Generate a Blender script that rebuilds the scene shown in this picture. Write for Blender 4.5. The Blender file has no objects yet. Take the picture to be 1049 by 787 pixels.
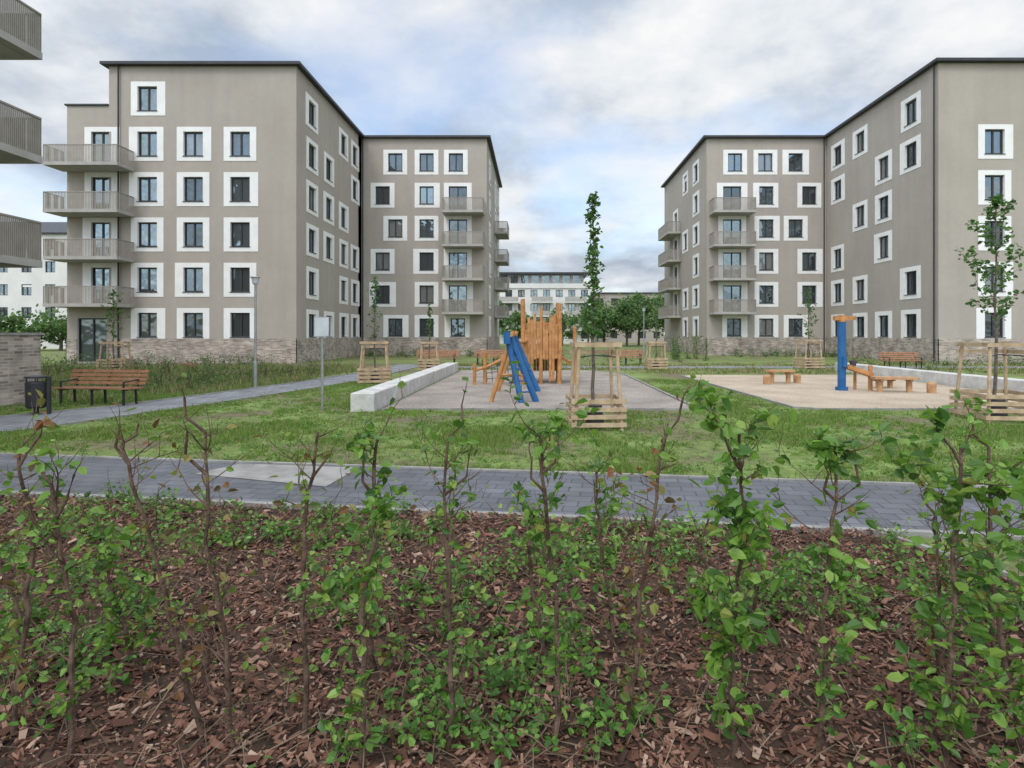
import bpy, math, random
import numpy as np
from mathutils import Vector, noise as mnoise
rnd=random.Random(7); rng=np.random.default_rng(7)
SC=bpy.context.scene
COL=SC.collection

# ---------------------------------------------------------------- materials
def newmat(name):
    m=bpy.data.materials.new(name); m.use_nodes=True
    nt=m.node_tree; b=nt.nodes['Principled BSDF']
    return m,nt,b
def N(nt,t,**kw):
    n=nt.nodes.new(t)
    for k,v in kw.items():
        if k in n.inputs: n.inputs[k].default_value=v
        else: setattr(n,k,v)
    return n
def c4(c): return (c[0],c[1],c[2],1)
def ramp(nt,stops):
    r=nt.nodes.new('ShaderNodeValToRGB'); e=r.color_ramp.elements
    while len(e)<len(stops): e.new(0.5)
    for i,(p,c) in enumerate(stops):
        e[i].position=p; e[i].color=c4(c)
    return r
def mat_noise(name,c1,c2,scale=5,rough=0.8,bump=0.0,bscale=40,metal=0,detail=6,stops=None,spec=0.3,fine=None,streak=0):
    m,nt,b=newmat(name)
    tc=N(nt,'ShaderNodeTexCoord'); n=N(nt,'ShaderNodeTexNoise'); n.inputs['Scale'].default_value=scale; n.inputs['Detail'].default_value=detail
    nt.links.new(tc.outputs['Object'],n.inputs['Vector'])
    r=ramp(nt,stops or [(0.35,c1),(0.65,c2)])
    nt.links.new(n.outputs['Fac'],r.inputs['Fac'])
    out=r.outputs['Color']
    def mul(out,vec,sc_,amt):
        n3=N(nt,'ShaderNodeTexNoise'); n3.inputs['Scale'].default_value=sc_; n3.inputs['Detail'].default_value=3
        nt.links.new(vec,n3.inputs['Vector'])
        r3=ramp(nt,[(0.3,(1-amt,)*3),(0.7,(1+amt,)*3)])
        nt.links.new(n3.outputs['Fac'],r3.inputs['Fac'])
        mx=N(nt,'ShaderNodeMix',data_type='RGBA',blend_type='MULTIPLY'); mx.inputs[0].default_value=1
        nt.links.new(out,mx.inputs[6]); nt.links.new(r3.outputs['Color'],mx.inputs[7]); return mx.outputs[2]
    if fine: out=mul(out,tc.outputs['Object'],fine[0],fine[1])
    if streak:
        mp=N(nt,'ShaderNodeMapping'); mp.inputs['Scale'].default_value=(1.6,1.6,0.12); nt.links.new(tc.outputs['Object'],mp.inputs['Vector'])
        out=mul(out,mp.outputs[0],1.0,streak)
    nt.links.new(out,b.inputs['Base Color'])
    b.inputs['Roughness'].default_value=rough; b.inputs['Metallic'].default_value=metal
    b.inputs['Specular IOR Level'].default_value=spec
    if bump:
        n2=N(nt,'ShaderNodeTexNoise'); n2.inputs['Scale'].default_value=bscale; n2.inputs['Detail'].default_value=4
        nt.links.new(tc.outputs['Object'],n2.inputs['Vector'])
        bp=N(nt,'ShaderNodeBump'); bp.inputs['Strength'].default_value=bump; bp.inputs['Distance'].default_value=0.02
        nt.links.new(n2.outputs['Fac'],bp.inputs['Height']); nt.links.new(bp.outputs['Normal'],b.inputs['Normal'])
    return m
def mat_island(name,stops,rough=0.6,transl=0.0,spec=0.3):
    m,nt,b=newmat(name)
    g=N(nt,'ShaderNodeNewGeometry'); r=ramp(nt,stops)
    nt.links.new(g.outputs['Random Per Island'],r.inputs['Fac'])
    nt.links.new(r.outputs['Color'],b.inputs['Base Color'])
    b.inputs['Roughness'].default_value=rough; b.inputs['Specular IOR Level'].default_value=spec
    if transl:
        t=N(nt,'ShaderNodeBsdfTranslucent'); mx=N(nt,'ShaderNodeMixShader'); mx.inputs[0].default_value=transl
        hs=N(nt,'ShaderNodeHueSaturation'); hs.inputs['Value'].default_value=1.6; hs.inputs['Saturation'].default_value=1.05
        nt.links.new(r.outputs['Color'],hs.inputs['Color']); nt.links.new(hs.outputs['Color'],t.inputs['Color'])
        out=nt.nodes['Material Output']
        nt.links.new(b.outputs[0],mx.inputs[1]); nt.links.new(t.outputs[0],mx.inputs[2]); nt.links.new(mx.outputs[0],out.inputs['Surface'])
    return m
def mat_brick(name,c1,c2,cm,bw,bh,mortar,rough=0.85,wall=True,rot=0,spec=0.3,offs=0.5,var=(0.70,1.2)):
    m,nt,b=newmat(name)
    tc=N(nt,'ShaderNodeTexCoord'); bt=N(nt,'ShaderNodeTexBrick')
    bt.inputs['Scale'].default_value=1; bt.inputs['Brick Width'].default_value=bw; bt.inputs['Row Height'].default_value=bh
    bt.inputs['Mortar Size'].default_value=mortar; bt.inputs['Color1'].default_value=c4(c1); bt.inputs['Color2'].default_value=c4(c2); bt.inputs['Mortar'].default_value=c4(cm)
    bt.inputs['Bias'].default_value=0.0; bt.offset=offs
    if wall:
        s=N(nt,'ShaderNodeSeparateXYZ'); a=N(nt,'ShaderNodeMath',operation='ADD'); c=N(nt,'ShaderNodeCombineXYZ')
        nt.links.new(tc.outputs['Object'],s.inputs[0]); nt.links.new(s.outputs[0],a.inputs[0]); nt.links.new(s.outputs[1],a.inputs[1])
        nt.links.new(a.outputs[0],c.inputs[0]); nt.links.new(s.outputs[2],c.inputs[1]); v=c.outputs[0]
    else:
        mp=N(nt,'ShaderNodeMapping'); mp.inputs['Rotation'].default_value=(0,0,rot); nt.links.new(tc.outputs['Object'],mp.inputs['Vector']); v=mp.outputs[0]
    nt.links.new(v,bt.inputs['Vector'])
    n=N(nt,'ShaderNodeTexNoise'); n.inputs['Scale'].default_value=1.3; n.inputs['Detail'].default_value=7
    nt.links.new(tc.outputs['Object'],n.inputs['Vector'])
    r=ramp(nt,[(0.3,(var[0],)*3),(0.7,(var[1],)*3)]); nt.links.new(n.outputs['Fac'],r.inputs['Fac'])
    mx=N(nt,'ShaderNodeMix',data_type='RGBA',blend_type='MULTIPLY'); mx.inputs[0].default_value=1
    nt.links.new(bt.outputs['Color'],mx.inputs[6]); nt.links.new(r.outputs['Color'],mx.inputs[7])
    nt.links.new(mx.outputs[2],b.inputs['Base Color']); b.inputs['Roughness'].default_value=rough
    b.inputs['Specular IOR Level'].default_value=spec
    bp=N(nt,'ShaderNodeBump'); bp.inputs['Strength'].default_value=0.4; bp.inputs['Distance'].default_value=0.01; bp.invert=True
    nt.links.new(bt.outputs['Fac'],bp.inputs['Height']); nt.links.new(bp.outputs['Normal'],b.inputs['Normal'])
    return m
def mat_glass(name,dark,refl,rough=0.04):
    m,nt,b=newmat(name)
    b.inputs['Base Color'].default_value=c4(dark); b.inputs['Roughness'].default_value=0.5
    gl=N(nt,'ShaderNodeBsdfGlossy'); gl.inputs['Roughness'].default_value=rough; gl.inputs['Color'].default_value=(0.62,0.80,0.88,1)
    tc=N(nt,'ShaderNodeTexCoord'); n=N(nt,'ShaderNodeTexNoise'); n.inputs['Scale'].default_value=0.9
    bp=N(nt,'ShaderNodeBump'); bp.inputs['Strength'].default_value=0.45; bp.inputs['Distance'].default_value=0.08
    nt.links.new(tc.outputs['Object'],n.inputs['Vector']); nt.links.new(n.outputs['Fac'],bp.inputs['Height']); nt.links.new(bp.outputs['Normal'],gl.inputs['Normal'])
    mx=N(nt,'ShaderNodeMixShader'); mx.inputs[0].default_value=refl
    nt.links.new(b.outputs[0],mx.inputs[1]); nt.links.new(gl.outputs[0],mx.inputs[2]); nt.links.new(mx.outputs[0],nt.nodes['Material Output'].inputs['Surface'])
    return m

M={}
M['plaster']=mat_noise('taupe_render',(0.350,0.312,0.270),(0.380,0.340,0.296),0.35,0.9,0.25,60,fine=(3,0.025),streak=0.04)
M['white']=mat_noise('white_render',(0.72,0.71,0.69),(0.78,0.77,0.755),1.5,0.85)
M['brick']=mat_brick('pale_brick',(0.50,0.42,0.355),(0.22,0.17,0.14),(0.42,0.385,0.34),0.30,0.085,0.012,var=(0.6,1.25))
M['roof']=mat_noise('roof_metal',(0.03,0.033,0.036),(0.045,0.047,0.05),2,0.5)
M['frame']=mat_noise('anthracite_frame',(0.03,0.033,0.036),(0.04,0.042,0.045),3,0.45)
M['glass']=mat_glass('window_glass',(0.012,0.016,0.018),0.22)
M['glass2']=mat_glass('window_glass_dim',(0.01,0.012,0.012),0.10)
M['glass3']=mat_glass('window_glass_curtain',(0.13,0.125,0.115),0.14)
M['rail']=mat_noise('railing_metal',(0.27,0.245,0.21),(0.32,0.29,0.25),3,0.5,metal=0.1)
M['slab']=mat_noise('balcony_concrete',(0.34,0.32,0.30),(0.40,0.38,0.35),2,0.85)
M['steel']=mat_noise('galvanised_steel',(0.28,0.29,0.30),(0.36,0.37,0.38),4,0.4,metal=0.5)
M['conc']=mat_noise('pale_concrete',(0.42,0.41,0.385),(0.56,0.55,0.52),2.5,0.85,0.3,50,fine=(14,0.1),streak=0.06)
M['kerb']=mat_noise('kerb_concrete',(0.21,0.205,0.19),(0.31,0.30,0.28),3,0.9,0.3,60)
M['path']=mat_brick('dark_pavers',(0.09,0.094,0.108),(0.13,0.135,0.15),(0.045,0.045,0.045),0.3,0.2,0.008,0.55,False,math.atan(0.14),spec=0.4)
M['path2']=mat_brick('grey_pavers',(0.19,0.195,0.205),(0.23,0.235,0.24),(0.10,0.10,0.09),0.3,0.2,0.008,0.8,False,0.3)
M['gravel']=mat_noise('play_gravel',(0.22,0.19,0.16),(0.32,0.28,0.24),0.8,0.95,0.8,45,fine=(26,0.4))
M['sand']=mat_noise('play_sand',(0.35,0.28,0.205),(0.44,0.36,0.265),0.7,0.95,0.6,30,fine=(14,0.18))
M['wood']=mat_noise('larch_wood',(0.36,0.20,0.10),(0.50,0.30,0.16),6,0.7,0.2,30)
M['orange']=mat_noise('robinia_wood',(0.34,0.155,0.055),(0.50,0.25,0.095),5,0.6,0.2,30)
M['guard']=mat_noise('guard_wood',(0.33,0.24,0.15),(0.50,0.37,0.24),5,0.8,0.2,30)
M['bench']=mat_noise('bench_wood',(0.23,0.11,0.06),(0.33,0.17,0.09),7,0.6)
M['blue']=mat_noise('blue_paint',(0.015,0.085,0.23),(0.025,0.12,0.29),4,0.45)
M['dark']=mat_noise('dark_metal',(0.025,0.025,0.028),(0.04,0.04,0.043),4,0.45)
M['signm']=mat_noise('sign_plate',(0.42,0.46,0.50),(0.5,0.53,0.56),4,0.5)
M['rope']=mat_noise('rope',(0.05,0.05,0.06),(0.09,0.08,0.08),9,0.9)
M['soil']=mat_noise('soil',(0.03,0.019,0.013),(0.08,0.05,0.033),4,0.95,0.8,30)
M['bed']=mat_noise('planting_soil',None,None,0.9,0.95,0.8,30,detail=9,stops=[(0.32,(0.12,0.085,0.055)),(0.48,(0.11,0.105,0.05)),(0.62,(0.10,0.14,0.045))],fine=(8,0.25))
M['bark']=mat_noise('stem_bark',(0.06,0.036,0.026),(0.16,0.105,0.075),14,0.9,0.5,60)
M['bark2']=mat_noise('tree_bark',(0.09,0.07,0.05),(0.18,0.15,0.12),9,0.9,0.4,40)
M['grass']=mat_noise('lawn',None,None,0.55,0.95,0.9,26,detail=11,stops=[(0.32,(0.15,0.115,0.075)),(0.41,(0.14,0.13,0.065)),(0.50,(0.135,0.17,0.05)),(0.58,(0.15,0.205,0.055)),(0.72,(0.19,0.25,0.08))],fine=(6,0.28))
M['blade']=mat_island('grass_blades',[(0,(0.085,0.145,0.025)),(0.5,(0.15,0.24,0.045)),(0.84,(0.22,0.32,0.08)),(0.87,(0.28,0.25,0.13)),(1,(0.32,0.28,0.16))],0.6,0.4)
M['meadow']=mat_island('meadow_blades',[(0,(0.09,0.14,0.03)),(0.5,(0.15,0.21,0.05)),(0.65,(0.21,0.25,0.08)),(0.7,(0.27,0.22,0.13)),(1,(0.36,0.29,0.18))],0.7,0.35)
M['leaf']=mat_island('hedge_leaves',[(0,(0.045,0.11,0.02)),(0.4,(0.09,0.19,0.028)),(0.8,(0.16,0.29,0.045)),(0.96,(0.26,0.38,0.08)),(1,(0.24,0.14,0.05))],0.42,0.35,0.4)
M['leafy']=mat_island('hedge_leaves_russet',[(0,(0.08,0.06,0.02)),(0.2,(0.20,0.09,0.035)),(0.4,(0.09,0.16,0.03)),(0.8,(0.15,0.26,0.045)),(1,(0.28,0.20,0.07))],0.5,0.35,0.35)
M['cover']=mat_island('ground_cover_leaves',[(0,(0.045,0.115,0.02)),(0.6,(0.10,0.22,0.035)),(1,(0.20,0.35,0.07))],0.45,0.3,0.4)
M['tleaf']=mat_island('tree_leaves',[(0,(0.035,0.085,0.022)),(0.6,(0.065,0.15,0.032)),(1,(0.13,0.24,0.06))],0.5,0.3)
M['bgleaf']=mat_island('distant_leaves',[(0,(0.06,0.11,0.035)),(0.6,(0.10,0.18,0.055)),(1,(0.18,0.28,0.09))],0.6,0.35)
M['chip']=mat_island('bark_chips',[(0,(0.04,0.021,0.015)),(0.35,(0.11,0.050,0.033)),(0.7,(0.19,0.092,0.06)),(0.9,(0.28,0.16,0.11)),(1,(0.38,0.27,0.20))],0.85)
M['twig']=mat_island('dry_twigs',[(0,(0.07,0.045,0.03)),(1,(0.24,0.18,0.12))],0.9)

# ---------------------------------------------------------------- mesh builder
class MB:
    def __init__(s): s.v=[]; s.f=[]; s.m=[]
    def add(s,vs,fs,m=0):
        o=len(s.v); s.v.extend(vs); s.f.extend([tuple(i+o for i in f) for f in fs]); s.m.extend([m]*len(fs))
    def box(s,x0,x1,y0,y1,z0,z1,m=0):
        s.add([(x0,y0,z0),(x1,y0,z0),(x1,y1,z0),(x0,y1,z0),(x0,y0,z1),(x1,y0,z1),(x1,y1,z1),(x0,y1,z1)],
              [(0,3,2,1),(4,5,6,7),(0,1,5,4),(1,2,6,5),(2,3,7,6),(3,0,4,7)],m)
    def beam(s,p0,p1,w,h,m=0,up=(0,0,1)):
        p0=Vector(p0);p1=Vector(p1);d=(p1-p0).normalized();u=Vector(up)
        if abs(d.dot(u))>0.97:u=Vector((0,1,0))
        a=d.cross(u).normalized();b=a.cross(d)
        vs=[]
        for p in (p0,p1):
            for sa,sb in ((-1,-1),(1,-1),(1,1),(-1,1)): vs.append(tuple(p+a*sa*w/2+b*sb*h/2))
        s.add(vs,[(0,3,2,1),(4,5,6,7),(0,1,5,4),(1,2,6,5),(2,3,7,6),(3,0,4,7)],m)
    def tube(s,pts,rad,n=6,m=0,cap=True):
        pts=[Vector(p) for p in pts]
        if not hasattr(rad,'__len__'): rad=[rad]*len(pts)
        vs=[];fs=[]
        for i,p in enumerate(pts):
            d=(pts[min(i+1,len(pts)-1)]-pts[max(i-1,0)]).normalized()
            u=Vector((0,0,1)) if abs(d.z)<0.9 else Vector((1,0,0))
            a=d.cross(u).normalized();b=d.cross(a)
            for k in range(n):
                t=2*math.pi*k/n; vs.append(tuple(p+(a*math.cos(t)+b*math.sin(t))*rad[i]))
        for i in range(len(pts)-1):
            for k in range(n):
                k2=(k+1)%n; fs.append((i*n+k,i*n+k2,(i+1)*n+k2,(i+1)*n+k))
        if cap: fs.append(tuple(range(n))); fs.append(tuple((len(pts)-1)*n+k for k in range(n)))
        s.add(vs,fs,m)
    def leaves(s,P,S,m=0,up=0.0,wid=0.3):
        P=np.asarray(P,float);n=len(P)
        if n==0:return
        S=np.asarray(S,float).reshape(-1,1)
        a=rng.normal(size=(n,3)); a[:,2]=a[:,2]*0.6-0.1; a/=np.linalg.norm(a,axis=1,keepdims=True)
        r=rng.normal(size=(n,3)); r[:,2]+=up; 
        b=np.cross(a,r); b/=np.linalg.norm(b,axis=1,keepdims=True)+1e-9
        c=np.cross(b,a); c[c[:,2]<0]*=-1
        V=np.stack([P,P+a*.3*S+b*wid*S+c*.1*S,P+a*.7*S+b*wid*.75*S+c*.08*S,P+a*S-c*.05*S,P+a*.7*S-b*wid*.75*S+c*.08*S,P+a*.3*S-b*wid*S+c*.1*S],1).reshape(-1,3)
        o=len(s.v); s.v.extend(map(tuple,V.tolist()))
        for i in range(n):
            k=o+i*6; s.f.append((k,k+1,k+2,k+3)); s.f.append((k,k+3,k+4,k+5))
        s.m.extend([m]*(2*n))
    def build(s,name,mats,parent=None,smooth=False,loc=None,rotz=0):
        me=bpy.data.meshes.new(name); me.from_pydata(s.v,[],s.f); 
        for k in mats: me.materials.append(M[k])
        me.polygons.foreach_set('material_index',s.m)
        if smooth: me.polygons.foreach_set('use_smooth',[True]*len(s.f))
        me.update()
        ob=bpy.data.objects.new(name,me); COL.objects.link(ob)
        if parent: ob.parent=parent
        if loc: ob.location=loc
        ob.rotation_euler[2]=rotz
        return ob
def empty(name,loc=(0,0,0),rotz=0):
    e=bpy.data.objects.new(name,None); COL.objects.link(e); e.location=loc; e.rotation_euler[2]=rotz; e.empty_display_size=0.2
    return e

# ---------------------------------------------------------------- buildings
ROWS=[16.96,14.06,11.16,8.26,5.36,2.46]
class Fac:
    def __init__(s,P0,u,n): s.P=P0; s.u=u; s.n=n
    def pt(s,u,z,d): return (s.P[0]+s.u[0]*u+s.n[0]*d, s.P[1]+s.u[1]*u+s.n[1]*d, z)
    def box(s,mb,u0,u1,z0,z1,d0,d1,m=0):
        vs=[s.pt(u0,z0,d0),s.pt(u1,z0,d0),s.pt(u1,z0,d1),s.pt(u0,z0,d1),s.pt(u0,z1,d0),s.pt(u1,z1,d0),s.pt(u1,z1,d1),s.pt(u0,z1,d1)]
        mb.add(vs,[(0,3,2,1),(4,5,6,7),(0,1,5,4),(1,2,6,5),(2,3,7,6),(3,0,4,7)],m)
def facade(wall,win,P0,u,n,W,H,ops,plinth=True,surround=True,pz=1.58):
    """ops: (ucentre, zlow, zhigh, width, kind)"""
    F=Fac(P0,u,n)
    R=[(c-w/2,c+w/2,z0,z1,k) for c,z0,z1,w,k in ops]
    us=sorted(set([0,W]+[r[0] for r in R]+[r[1] for r in R])); zs=sorted(set([0,H]+[r[2] for r in R]+[r[3] for r in R]))
    for i in range(len(us)-1):
        for j in range(len(zs)-1):
            uc=(us[i]+us[i+1])/2; zc=(zs[j]+zs[j+1])/2
            if any(r[0]<uc<r[1] and r[2]<zc<r[3] for r in R): continue
            wall.add([F.pt(us[i],zs[j],0),F.pt(us[i+1],zs[j],0),F.pt(us[i+1],zs[j+1],0),F.pt(us[i],zs[j+1],0)],[(0,1,2,3)],0)
    for (a,b,z0,z1,k) in R:
        D=-0.2
        for q in ([(a,z0),(a,z1)],[(b,z0),(b,z1)],[(a,z0),(b,z0)],[(a,z1),(b,z1)]):
            win.add([F.pt(q[0][0],q[0][1],0.0),F.pt(q[1][0],q[1][1],0.0),F.pt(q[1][0],q[1][1],D),F.pt(q[0][0],q[0][1],D)],[(0,1,2,3)],0)
        g=rnd.choice([2,2,2,3,3,4]) if k!='dark' else 3
        fw=0.085; e=0.003
        F.box(win,a+e,a+fw,z0+e,z1-e,D,D+0.07,1);F.box(win,b-fw,b-e,z0+e,z1-e,D,D+0.07,1)
        F.box(win,a+fw,b-fw,z0+e,z0+fw,D,D+0.07,1);F.box(win,a+fw,b-fw,z1-fw,z1-e,D,D+0.07,1)
        c=(a+b)/2
        split = (b-a)>1.0
        if split: F.box(win,c-0.05,c+0.05,z0+fw,z1-fw,D,D+0.075,1)
        spans=[(a+fw,c-0.05),(c+0.05,b-fw)] if split else [(a+fw,b-fw)]
        for (p,q) in spans:
            win.add([F.pt(p,z0+fw,D+0.02),F.pt(q,z0+fw,D+0.02),F.pt(q,z1-fw,D+0.02),F.pt(p,z1-fw,D+0.02)],[(0,1,2,3)],g)
        if k=='win' and rnd.random()<0.03:
            zz=z1-rnd.uniform(0.3,0.6); F.box(win,a+fw,b-fw,zz,z1-fw,D+0.075,D+0.09,0)
        if surround and k!='dark':
            l=0.42+rnd.choice([0,0,0.12]); r=0.42+rnd.choice([0,0,0.12]); t=0.3; bo=0.32; 
            zb=max(z0-bo,pz+0.004) if plinth else z0-bo
            pr=0.025
            if k=='door': zb=z0
            F.box(win,a-l,a-0.001,zb,z1+t,0.001,pr,0);F.box(win,b+0.001,b+r,zb,z1+t,0.001,pr,0)
            F.box(win,a-0.001,b+0.001,z1+0.001,z1+t,0.001,pr,0)
            if z0-zb>0.05: F.box(win,a-0.001,b+0.001,zb,z0-0.04,0.001,pr,0)
            if k!='door': F.box(win,a-0.04,b+0.04,z0-0.04,z0-0.004,-0.1,0.07,1)
    if plinth:
        dz=[(r[0],r[1]) for r in R if r[2]<pz-0.1]
        segs=[(-0.045,W+0.045)]
        for (a,b) in dz:
            ns=[]
            for (p,q) in segs:
                if a>p and b<q: ns+= [(p,a),(b,q)]
                else: ns.append((p,q))
            segs=ns
        for (p,q) in segs: F.box(wall,p,q,0,pz,0.002,0.045,1)
def W_(c,r): z=ROWS[r]; return (c,z-0.78,z+0.78,1.25,'win')
def D_(c,r,w=1.4): z=ROWS[r]; return (c,z-1.52,z+0.78,w,'door')

def rail_run(mb,p0,p1,z0,z1,bw=0.045,gap=0.09):
    p0=Vector((p0[0],p0[1],0));p1=Vector((p1[0],p1[1],0));L=(p1-p0).length;n=max(1,int(L/gap));d=(p1-p0)/n
    Z=Vector((0,0,1))
    mb.beam(p0+Z*z1,p1+Z*z1,0.06,0.05,1); mb.beam(p0+Z*z0,p1+Z*z0,0.05,0.04,1)
    for i in range(n+1):
        q=p0+d*i; dn=d.normalized()*bw/2; t=Vector((-dn.y,dn.x,0)).normalized()*0.006
        a=q-dn; b=q+dn
        mb.add([tuple(a-t+Z*z0),tuple(b-t+Z*z0),tuple(b+t+Z*z0),tuple(a+t+Z*z0),tuple(a-t+Z*z1),tuple(b-t+Z*z1),tuple(b+t+Z*z1),tuple(a+t+Z*z1)],
            [(0,1,5,4),(1,2,6,5),(2,3,7,6),(3,0,4,7)],1)
def balcony(mb,x0,x1,y0,y1,zf,open_side,gap=0.09,bw=0.055):
    mb.box(x0,x1,y0,y1,zf-0.2,zf,0)
    mb.box(x0+0.3,x1-0.3,y0+0.2,y1-0.2,zf-0.22,zf-0.203,0)
    c={'y0':((x0+.03,y0+.03),(x1-.03,y0+.03)),'y1':((x0+.03,y1-.03),(x1-.03,y1-.03)),'x0':((x0+.03,y0+.03),(x0+.03,y1-.03)),'x1':((x1-.03,y0+.03),(x1-.03,y1-.03))}
    for k,(a,b) in c.items():
        if k in open_side: continue
        rail_run(mb,a,b,zf-0.12,zf+1.05,bw,gap)
WM=['plaster','brick']; NM=['white','frame','glass','glass2','glass3']
def roof_block(mb,x0,x1,y0,y1,z,ov=(0.35,)*4,rise=1.6):
    a,b,c,d=x0-ov[0],x1+ov[1],y0-ov[2],y1+ov[3]
    mb.box(a,b,c,d,z-0.02,z+0.16,0)
    w=min(b-a,d-c)/2
    if b-a>d-c: r0=(a+w,(c+d)/2,z+0.16+rise); r1=(b-w,(c+d)/2,z+0.16+rise)
    else: r0=((a+b)/2,c+w,z+0.16+rise); r1=((a+b)/2,d-w,z+0.16+rise)
    z2=z+0.163; e=0.12
    vs=[(a+e,c+e,z2),(b-e,c+e,z2),(b-e,d-e,z2),(a+e,d-e,z2),r0,r1]
    if b-a>d-c: mb.add(vs,[(0,1,5,4),(1,2,5),(2,3,4,5),(3,0,4)],0)
    else: mb.add(vs,[(0,1,4),(1,2,5,4),(2,3,5),(3,0,4,5)],0)

H=19.05
def left_building():
    E=empty('apartment_building',(-15,45,0))
    wall=MB();win=MB();bal=MB();roof=MB();pipe=MB()
    X0=-27.4
    ops=[W_(-24.94-X0,r) for r in range(6)]+[W_(-22.0-X0,r) for r in range(1,6)]+[W_(-19.0-X0,r) for r in range(1,6)]
    facade(wall,win,(X0,37.5),(1,0),(0,-1),12.0,H,ops)
    ops=[D_(2.3-0.1,r,1.3) for r in range(1,5)]+[(1.6,0.1,2.9,1.9,'dark')]
    facade(wall,win,(-30.1,37.52),(1,0),(0,-1),2.7,16.5,ops)
    facade(wall,win,(-30.1,50),(0,-1),(-1,0),12.48,16.5,[W_(3,r) for r in range(1,6)]+[W_(8,r) for r in range(1,6)])
    facade(wall,win,(-27.4,50),(0,-1),(-1,0),12.5,H,[],plinth=False)
    roof.box(-30.2,-27.42,37.42,50,16.5,16.6,0)
    ops=[]
    for c2,rs in ((2.65,[0,1,2,3,4,5]),(5.9,[1,2,3,5]),(9.2,[0,2,3,4,5]),(12.1,[0,1,3,4,5])):
        ops+=[W_(c2,r) for r in rs]
    facade(wall,win,(-15.4,37.5),(0,1),(1,0),13.9,H,ops)
    a=-15.4
    cx=lambda px:(px-550)/11.67-a
    ops=[W_(cx(405),0),W_(cx(437),0),W_(cx(467),0)]
    for r,p in ((1,392),(2,405),(3,392),(4,392),(5,405)): ops.append(W_(cx(p),r))
    for r in range(1,6): ops.append(W_(cx(437),r))
    for r in range(1,5): ops.append(D_(cx(469),r,1.6))
    ops.append(W_(cx(469),5))
    facade(wall,win,(a,51.4),(1,0),(0,-1),11.0,H,ops)
    facade(wall,win,(-4.4,51.4),(0,1),(1,0),17.0,H,[W_(3.5,r) for r in range(6)]+[D_(11,r) for r in range(0,5)]+[W_(15,r) for r in range(0,6)])
    wall.box(-27.4,-15.4,50.5,68.4,0,H,0); wall.box(-15.398,-4.42,68.0,68.4,0,H,0)
    for r in range(1,5):
        z=ROWS[r]-1.6
        balcony(bal,-30.3,-25.75,35.9,37.47,z,('y1',))
        balcony(bal,-8.1,-4.6,49.9,51.35,z,('y1',))
        balcony(bal,-4.35,-3.05,60.5,64.5,z,('x0',))
    roof_block(roof,-27.4,-15.4,37.5,68.4,H)
    roof_block(roof,-15.0,-4.4,51.4,68.4,H+0.003)
    for (x,y) in ((-26.72,37.38),(-15.25,51.28)):
        pipe.tube([(x,y,0.1),(x,y,H)],0.05,8,0)
    wall.build('walls',WM,E); win.build('windows',NM,E); bal.build('balconies',['slab','rail'],E); roof.build('roof',['roof'],E); pipe.build('downpipes',['frame'],E)
    for ch in E.children: ch.location=(15,-45,0)
left_building()
def right_building():
    E=empty('apartment_building',(30,45,0))
    wall=MB();win=MB();bal=MB();roof=MB();pipe=MB()
    ops=[]
    for c in (3.55,9.5,15.5): ops+=[W_(c,r) for r in range(1,6)]
    facade(wall,win,(25.4,37.05),(1,0),(0,-1),20,H,ops)
    L=51.4-37.05
    ops=[]
    for px,rs in ((858,[0,1,3,4]),(881,[0,2,4,5]),(905,[1,2,3,5]),(933,[0,1,4,5])):
        D=600*25.4/(px-550); ops+=[W_(51.4-D,r) for r in rs]
    D=600*25.4/(858-550); ops.append(W_(51.4-D,5))
    facade(wall,win,(25.4,51.4),(0,-1),(-1,0),L,H,ops)
    a=14.9; cx=lambda px:(px-550)/11.67-a
    ops=[W_(cx(753),0),W_(cx(784),0),W_(cx(815),0)]
    for r,p in ((1,829),(2,815),(3,829),(4,829),(5,815)): ops.append(W_(cx(p),r))
    for r in range(1,6): ops.append(W_(cx(785),r))
    for r in range(1,5): ops.append(D_(cx(750),r,1.6))
    ops.append(W_(cx(752),5))
    facade(wall,win,(a,51.4),(1,0),(0,-1),10.5,H,ops)
    facade(wall,win,(a,68.4),(0,-1),(-1,0),17.0,H,[W_(13.5,r) for r in (0,1,2,3,4,5)]+[W_(9.6,r) for r in (0,2,4,5)]+[D_(5.5,r) for r in range(1,5)])
    wall.box(25.4,45.4,51.5,68.4,0,H,0); wall.box(14.92,25.398,68.0,68.4,0,H,0); wall.box(45.0,45.4,37.1,51.4,0,H,0)
    for r in range(1,5):
        z=ROWS[r]-1.6
        balcony(bal,15.1,18.7,49.9,51.35,z,('y1',))
        balcony(bal,13.55,14.85,60.5,65.5,z,('x1',))
    roof_block(roof,25.4,45.4,37.05,68.4,H)
    roof_block(roof,14.9,25.0,51.4,68.4,H+0.003)
    for (x,y) in ((25.32,37.3),(25.2,51.28)): pipe.tube([(x-0.05,y-0.02,0.1),(x-0.05,y-0.02,H)],0.05,8,0)
    wall.build('walls',WM,E); win.build('windows',NM,E); bal.build('balconies',['slab','rail'],E); roof.build('roof',['roof'],E); pipe.build('downpipes',['frame'],E)
    for ch in E.children: ch.location=(-30,-45,0)
right_building()
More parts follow.
